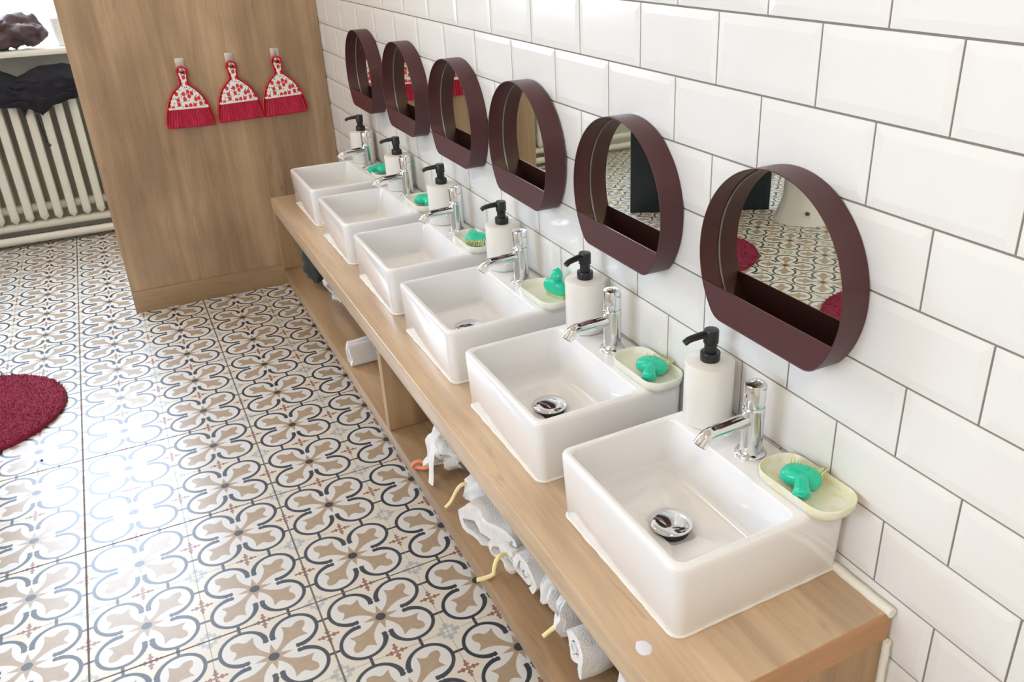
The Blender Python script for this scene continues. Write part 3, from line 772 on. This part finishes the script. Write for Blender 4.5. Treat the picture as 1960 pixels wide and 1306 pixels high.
# ================================================================ CLOTHES AND POT AT THE WINDOW
def lump(name, path, rad, mt, parent, n=40, amp=.25, f=9.0, seed=0.0, flat=1.0, folds=0.12, loc=None):
    """crumpled cloth bundle along a path"""
    bm = bmesh.new(); P = [Vector(p) for p in path]
    # resample
    Q = []; RR = []
    for i in range(len(P) - 1):
        for s in range(8): Q.append(P[i].lerp(P[i + 1], s / 8)); RR.append(rad[i] + (rad[i + 1] - rad[i]) * s / 8)
    Q.append(P[-1]); RR.append(rad[-1]); rings = []
    for i, p in enumerate(Q):
        t = (Q[min(i + 1, len(Q) - 1)] - Q[max(i - 1, 0)]).normalized()
        nr = t.cross(Vector((0, 0, 1))).normalized(); bn = nr.cross(t); ring = []
        for j in range(n):
            a_ = 2 * PI * j / n; dr = nr * math.cos(a_) + bn * math.sin(a_) * flat
            q = p + dr * RR[i]
            nn = noise.fractal(q * f + Vector((seed, seed * 2, 0)), 1.0, 2.0, 3) + .6 * noise.noise(q * f * 2.6 + Vector((0, seed, 3)))
            fo = math.sin(a_ * 5 + q.x * 26 + seed) * folds + abs(noise.noise(q * f * 1.7 + Vector((seed, 0, 5)))) * -folds * 2.2
            ring.append(p + dr * RR[i] * (1 + amp * nn + fo))
        rings.append(ring)
    loops(bm, rings); fixn(bm); return link(name, bm, mt, parent, 70, loc)
cl = thing('crumpled_clothes', (-1.18, 4.07, .886), 'crumpled brown clothes lying on the white window sill', 'clothes')
lump('brown_garment', [(.235, -.03, .05), (.205, -.03, .062), (.13, -.03, .078), (.05, -.04, .066), (-.04, -.03, .052), (-.16, -.03, .05), (-.3, -.02, .035)], [.010, .060, .084, .076, .072, .066, .01], M['brown_cloth'], cl, n=72, amp=.34, f=15, seed=1.3, flat=.85, folds=.10)
lump('lilac_garment', [(.22, .035, .085), (.17, .03, .108), (.10, .03, .105), (-.02, .03, .075), (-.12, .03, .08), (-.24, .03, .05)], [.006, .032, .042, .042, .04, .01], M['lilac_cloth'], cl, n=72, amp=.34, f=15, seed=4.1, flat=.8)
bk = thing('black_garment', (-1.06, 4.0, .70), 'black jersey garment with a drawstring draped over the radiator', 'clothes')
def drape(name, mt, parent, pts, seed, th=.012):
    """pts: list of rows; each row a list of (x, y, z) across the drape"""
    bm = bmesh.new(); NU, NV = 48, 26
    def samp(row, u):
        k = u * (len(row) - 1); i = min(int(k), len(row) - 2); t = k - i; t = t * t * (3 - 2 * t) * .5 + t * .5
        return Vector(row[i]).lerp(Vector(row[i + 1]), t)
    G = []
    for j in range(NV + 1):
        k = j / NV * (len(pts) - 1); r = min(int(k), len(pts) - 2); t = k - r; t = t * t * (3 - 2 * t) * .6 + t * .4; row = []
        for i in range(NU + 1):
            q = samp(pts[r], i / NU).lerp(samp(pts[r + 1], i / NU), t)
            q.y -= (.026 * abs(noise.noise(Vector((q.x * 14 + seed, q.z * 44, 1)))) + .012 * noise.noise(Vector((q.x * 7, q.z * 90, seed)))); q.z += .010 * noise.noise(Vector((q.x * 22, j * .3, seed)))
            row.append(bm.verts.new(q))
        G.append(row)
    for j in range(NV):
        for i in range(NU): bm.faces.new((G[j][i], G[j][i + 1], G[j + 1][i + 1], G[j + 1][i]))
    fixn(bm); bmesh.ops.solidify(bm, geom=bm.faces[:], thickness=th); fixn(bm); return link(name, bm, mt, parent, 70)
drape('body', M['black_cloth'], bk, [
    [(-.36, .125, .045), (-.2, .125, .06), (-.1, .125, .07), (-.05, .12, .045), (.05, .12, .075), (.2, .12, .08), (.27, .12, .05)],
    [(-.37, .03, .065), (-.2, .03, .08), (-.12, .02, .115), (-.05, .0, .07), (.04, -.02, .115), (.14, -.02, .12), (.27, .0, .09)],
    [(-.38, -.055, .04), (-.2, -.07, .05), (-.12, -.055, .06), (-.05, -.04, .035), (.04, -.075, .06), (.14, -.08, .062), (.27, -.07, .045)],
    [(-.36, -.06, -.02), (-.2, -.07, -.02), (-.12, -.065, -.02), (-.04, -.06, -.02), (.02, -.08, -.02), (.12, -.08, -.01), (.26, -.07, .01)],
    [(-.34, -.05, -.07), (-.2, -.055, -.05), (-.12, -.055, -.045), (-.03, -.055, -.06), (.01, -.06, -.095), (.07, -.06, -.055), (.24, -.05, -.01)]], 2.0)
bm = bmesh.new(); tube(bm, [wob((-.012 + .001 * i, -.085 + .0005 * i, -.085 - .0125 * i), .001, 40) for i in range(12)], .0028, 8)
bm2 = bmesh.new(); tube(bm2, [(-.004, -.08, -.215), (0.0, -.08, -.222), (.004, -.08, -.232)], [.0035, .008, .0095], 12)
link('drawstring', bm, M['black_cloth'], bk, 60); link('toggle', bm2, M['black_plastic'], bk, 60)
bm = bmesh.new(); lathe(bm, [(.033, 0), (.035, .002), (.044, .11), (.046, .112), (.0465, .118), (.0435, .118), (.0415, .110), (.033, .006), (.002, .005)], 36); fixn(bm)
tag(link('plastic_pot', bm, M['bottle'], None, 40, (-.885, 4.06, .886)), 'pale plastic pot on the window sill half hidden by the oak partition', 'pot')

# ================================================================ THINGS ON THE SHELF
SZ = 0.2345
def roll(label, loc, rz, L=.10, r=.028, turns=2.6, seed=0, loop=None, squash=.85, flare=0.0, tiltx=0.0):
    """washcloth rolled up with its spiral end facing the room (local -x)"""
    t = thing('washcloth', (loc[0], loc[1], SZ), label, 'washcloth', 'white washcloths on the shelf'); t.rotation_euler = (0, 0, rz)
    bm = bmesh.new(); N = 70; K = 14; th = r / (turns + .4)
    secs = []
    for k in range(K + 1):
        x = -L / 2 + L * k / K; ring = []; s_ = 1 + flare * (k / K)
        for i in range(N + 1):
            a_ = i / N * turns * 2 * PI; rr = (r * .12 + (r * .88) * i / N) * s_
            n1 = 1 + .14 * noise.noise(Vector((math.cos(a_) * 1.4 + seed, math.sin(a_) * 1.4, x * 16))) + .05 * noise.noise(Vector((a_ * 2, x * 40, seed)))
            ring.append((x + .010 * noise.noise(Vector((a_ * .7, seed, 3))) * (1 - k / K), rr * n1 * math.cos(a_ + seed), rr * n1 * math.sin(a_ + seed) * squash))
        secs.append(ring)
    zmin = min(q[2] for s in secs for q in s)
    V = [[bm.verts.new((q[0], q[1], q[2] - zmin + th * .45)) for q in s] for s in secs]
    for k in range(K):
        for i in range(N): bm.faces.new((V[k][i], V[k][i + 1], V[k + 1][i + 1], V[k + 1][i]))
    fixn(bm); bmesh.ops.solidify(bm, geom=bm.faces[:], thickness=th * .8); fixn(bm)
    link('cloth', bm, M['towel'], t, 75)
    if loop:
        col_, pts = loop; bm = bmesh.new(); tube(bm, pts, .0046, 10, True, .8); link('hanging_loop', bm, M[col_], t, 60)
    return t
def folded(label, loc, rz, L=.10, w=.07, h=.05, seed=0.0, loop=None, lean=0.0, layers=3, wave=.004, upright=False):
    """folded washcloth: a strip going back and forth, folds facing the room"""
    t = thing('washcloth', (loc[0], loc[1], SZ), label, 'washcloth', 'white washcloths on the shelf'); t.rotation_euler = (0, 0, rz)
    bm = bmesh.new(); prof = []; gap = h / layers
    for k in range(layers):
        y0, y1 = (-w / 2, w / 2) if k % 2 == 0 else (w / 2, -w / 2)
        for i in range(9): s = i / 8; prof.append((y0 + (y1 - y0) * s, gap * (k + .35)))
        if k < layers - 1:
            sg = 1 if y1 > 0 else -1
            for i in range(1, 6): a_ = -PI / 2 + PI * i / 6; prof.append((y1 + sg * gap * .5 * math.cos(a_), gap * (k + .85) + gap * .5 * math.sin(a_)))
    K = 12; V = []
    for k in range(K + 1):
        x = -L / 2 + L * k / K; V.append([])
        for i, (y, z) in enumerate(prof):
            q = Vector((x, y, z)); nn = noise.noise(Vector((x * 18 + seed, y * 20, z * 10 + seed)))
            x2 = x + wave * 1.6 * noise.noise(Vector((y * 30, z * 40, seed + k * .1))); z2 = max(z + wave * nn * (z / h + .25) + lean * x * z / h, gap * .32)
            yy = y + wave * noise.noise(Vector((z * 30, x * 22, seed)))
            V[-1].append(bm.verts.new((x2, z2 - h / 2, max(yy + w / 2 + gap * .35, gap * .28)) if upright else (x2, yy, z2)))
    for k in range(K):
        for i in range(len(prof) - 1): bm.faces.new((V[k][i], V[k][i + 1], V[k + 1][i + 1], V[k + 1][i]))
    fixn(bm); bmesh.ops.solidify(bm, geom=bm.faces[:], thickness=gap * .68); fixn(bm)
    link('cloth', bm, M['towel'], t, 75)
    if loop:
        col_, pts = loop; bm = bmesh.new(); tube(bm, pts, .0046, 10, True, .8); link('hanging_loop', bm, M[col_], t, 60)
    return t
# left compartment
folded('small folded white washcloth lying alone left of the shelf divider', (-.280, 1.535), 0.06, .125, .055, .052, 1.0, layers=3, wave=.006, upright=True)
folded('white washcloth at the back of the left compartment by the dark bag', (-.185, 2.04), 0.3, .15, .08, .10, 2.0, wave=.014)
o = thing('dark_bag', (-.235, 2.20, SZ), 'crumpled dark grey-green bag at the far end of the shelf', 'bag')
lump('bag_body', [(-.06, -.085, .03), (-.045, -.06, .055), (-.01, 0, .08), (.02, .06, .09), (.03, .10, .10), (.04, .13, .06)], [.006, .05, .072, .078, .07, .006], M['teal_cloth'], o, amp=.14, seed=3, flat=.85)
# right compartment
def bundle(label, loc, rz, path, rad, seed, loop=None, n=44, amp=.2):
    t = thing('washcloth', (loc[0], loc[1], SZ), label, 'washcloth', 'white washcloths on the shelf'); t.rotation_euler = (0, 0, rz)
    lump('cloth', path, rad, M['towel'], t, n, amp, 16, seed, .9, .13)
    if loop:
        col_, pts = loop; bm = bmesh.new(); tube(bm, pts, .0046, 10, True, .8); link('hanging_loop', bm, M[col_], t, 60)
    return t
bundle('white washcloth with a coral hanging loop, peaked like a tent', (-.265, .925), 0, [(-.068, .028, .010), (-.050, .020, .024), (-.026, .010, .055), (.0, -.012, .080), (.02, -.045, .080), (.045, -.085, .045)], [.005, .016, .048, .074, .066, .012], 1.7,
       ('coral', bez((-.062, .026, .010), (-.078, .040, .030), (-.100, .034, .012), (-.088, .040, .004), 10) + bez((-.088, .040, .004), (-.078, .034, .003), (-.068, .014, .006), (-.060, .016, .010), 6)), amp=.16)
bm = bmesh.new(); tube(bm, bez((-.040, -.030, .092), (-.075, -.030, .088), (-.066, -.034, .035), (-.076, -.038, .003), 10), .0022, 8, True, 5.5, (0, 1, 0))
link('hanging_strip', bm, M['towel'], [o_ for o_ in bpy.data.objects if o_.name.startswith('washcloth')][-1], 60)
bundle('white washcloth with a yellow hanging loop bent in an S', (-.245, .775), 0, [(-.055, .01, .02), (-.04, .0, .038), (0, 0, .058), (.04, 0, .06), (.08, 0, .04)], [.008, .030, .046, .044, .012], 5.2,
       ('yellow', bez((-.045, .006, .052), (-.080, .002, .070), (-.070, .020, .014), (-.100, .012, .007), 14)))
folded('wide white washcloth folded over itself, left of the thick roll', (-.240, .655), 0.30, .15, .13, .085, 7.0, layers=3, wave=.010)
folded('white washcloth with a dangling pale yellow loop, under the wide folded one', (-.250, .585), 0.15, .12, .06, .055, 17.0, layers=3, wave=.008, loop=('yellow', bez((-.055, -.012, .030), (-.075, -.016, .050), (-.088, -.018, .040), (-.092, -.018, .008), 8) + [(-.100, -.016, .005), (-.112, -.012, .004), (-.122, -.006, .002)]))
roll('thickest of the rolled white washcloths, its spiral end facing the room', (-.236, .505), 0.12, .135, .045, 2.3, 2.2)
bundle('crumpled white washcloth between the thick roll and the one with a straight yellow loop', (-.240, .432), 0, [(-.055, .008, .012), (-.038, .008, .032), (0, 0, .055), (.04, 0, .06), (.07, 0, .04)], [.006, .028, .042, .042, .01], 8.4)
folded('white washcloth standing on edge with a straight pale yellow loop', (-.240, .365), -.15, .115, .075, .055, 11.0, layers=3, wave=.012, upright=True, loop=('yellow', [(-.050, -.004, .030), (-.066, -.006, .022), (-.088, -.008, .010)]))
roll('white washcloth loosely rolled with an open end', (-.250, .283), -.02, .13, .045, 1.8, 5.5, squash=1.0)
bundle('crumpled white washcloth at the bare end of the shelf', (-.250, .170), 0, [(-.06, .0, .015), (-.035, .0, .040), (0, 0, .062), (.04, 0, .058), (.07, 0, .035)], [.008, .034, .052, .046, .01], 12.1)

# soap smear on the counter
bm = bmesh.new(); rr = []
for k_, (s, z) in enumerate(((1, 0), (.85, .0007), (.4, .001), (.05, .001))): rr.append([Vector((.0105 * s * (1 + .25 * noise.noise(Vector((math.cos(a_), math.sin(a_), 4)))) * math.cos(a_), .013 * s * (1 + .3 * noise.noise(Vector((math.cos(a_) * 1.5, math.sin(a_), 1)))) * math.sin(a_), z)) for a_ in [2 * PI * i / 28 for i in range(28)]])
loops(bm, rr); fixn(bm); tag(link('soap_smear', bm, plain('soap_smear', (.72, .70, .78, 1), .15), None, 60, (-.326, .069, ZT + .0002)), 'pale soap smear on the counter in front of the nearest washbasin', 'smear')

# ================================================================ SEEN IN THE MIRRORS
nv = thing('navy_board', (-1.76, 2.725, 0), 'dark navy board standing behind the rug, seen in the mirrors', 'board', None, math.radians(28))
link('board', boxbm(-.35, .35, -.012, .012, 0.0, 1.15, bev=.003), M['navy'], nv, 40)
tl = thing('toilet', (-2.17, 2.36, 0), 'white floor-standing toilet seen in the nearest mirror', 'toilet', None, 0)
bm = bmesh.new(); rings = []
for z, rx, ry, cx in ((0, .20, .155, 0), (.02, .195, .15, 0), (.12, .165, .12, 0), (.22, .165, .12, 0), (.30, .20, .16, .0), (.35, .225, .175, .0), (.37, .225, .175, 0)):
    rings.append([Vector((cx + rx * math.cos(2 * PI * i / 40), ry * math.sin(2 * PI * i / 40), z)) for i in range(40)])
loops(bm, rings); fixn(bm); link('pedestal_bowl', bm, M['ceramic'], tl, 60)
bm = bmesh.new(); rings = []
for s, z in ((1, .371), (1.02, .378), (1.02, .392), (.98, .398), (.05, .400)): rings.append([Vector((.225 * s * math.cos(2 * PI * i / 40), .175 * s * math.sin(2 * PI * i / 40), z)) for i in range(40)])
loops(bm, rings); fixn(bm); link('lid', bm, M['white_paint'], tl, 50)
link('cistern', boxbm(-.40, -.235, -.18, .18, .36, .70, bev=.02, seg=4), M['ceramic'], tl, 50)
link('bolt_cover', boxbm(.125, .14, -.115, -.098, .055, .07, bev=.003), M['hole'], tl, 50)

# ceiling lamp
lp = thing('ceiling_lamp', (-1.15, -1.35, ZC), 'round white ceiling lamp behind the camera end of the counter', 'lamp')
bm = bmesh.new(); lathe(bm, [(.15, -.001), (.16, -.02), (.16, -.03), (.02, -.03)], 40); link('base', bm, M['white_paint'], lp, 40)
m, nt, b = mat('lamp_diffuser'); setin(b, Emission_Color=(1, .84, .62, 1), Emission_Strength=6.0); b.inputs['Base Color'].default_value = (.8, .8, .8, 1)
bm = bmesh.new(); lathe(bm, [(.145, -.031), (.14, -.06), (.11, -.085), (.06, -.1), (.005, -.104)], 40); link('diffuser', bm, m, lp, 60)
area('lamp_glow', (-1.15, -1.35, ZC - .12), (-1.15, -1.35, 0), .3, .3, 25, (1.0, .79, .58))
lp2 = copy_tree(lp); lp2.location = (-1.15, 1.9, ZC); lp2['label'] = 'added unseen ceiling lamp, warm fill over the far half of the washbasins'; lp2['group'] = lp['group'] = 'ceiling lamps'  # second lamp is added, unseen, to warm the far tiles
area('far_warm_fill', (-1.15, 1.9, ZC - .12), (-1.15, 1.9, 0), .3, .3, 11, (1.0, .72, .45))  # warm fill light belonging to the added far lamp
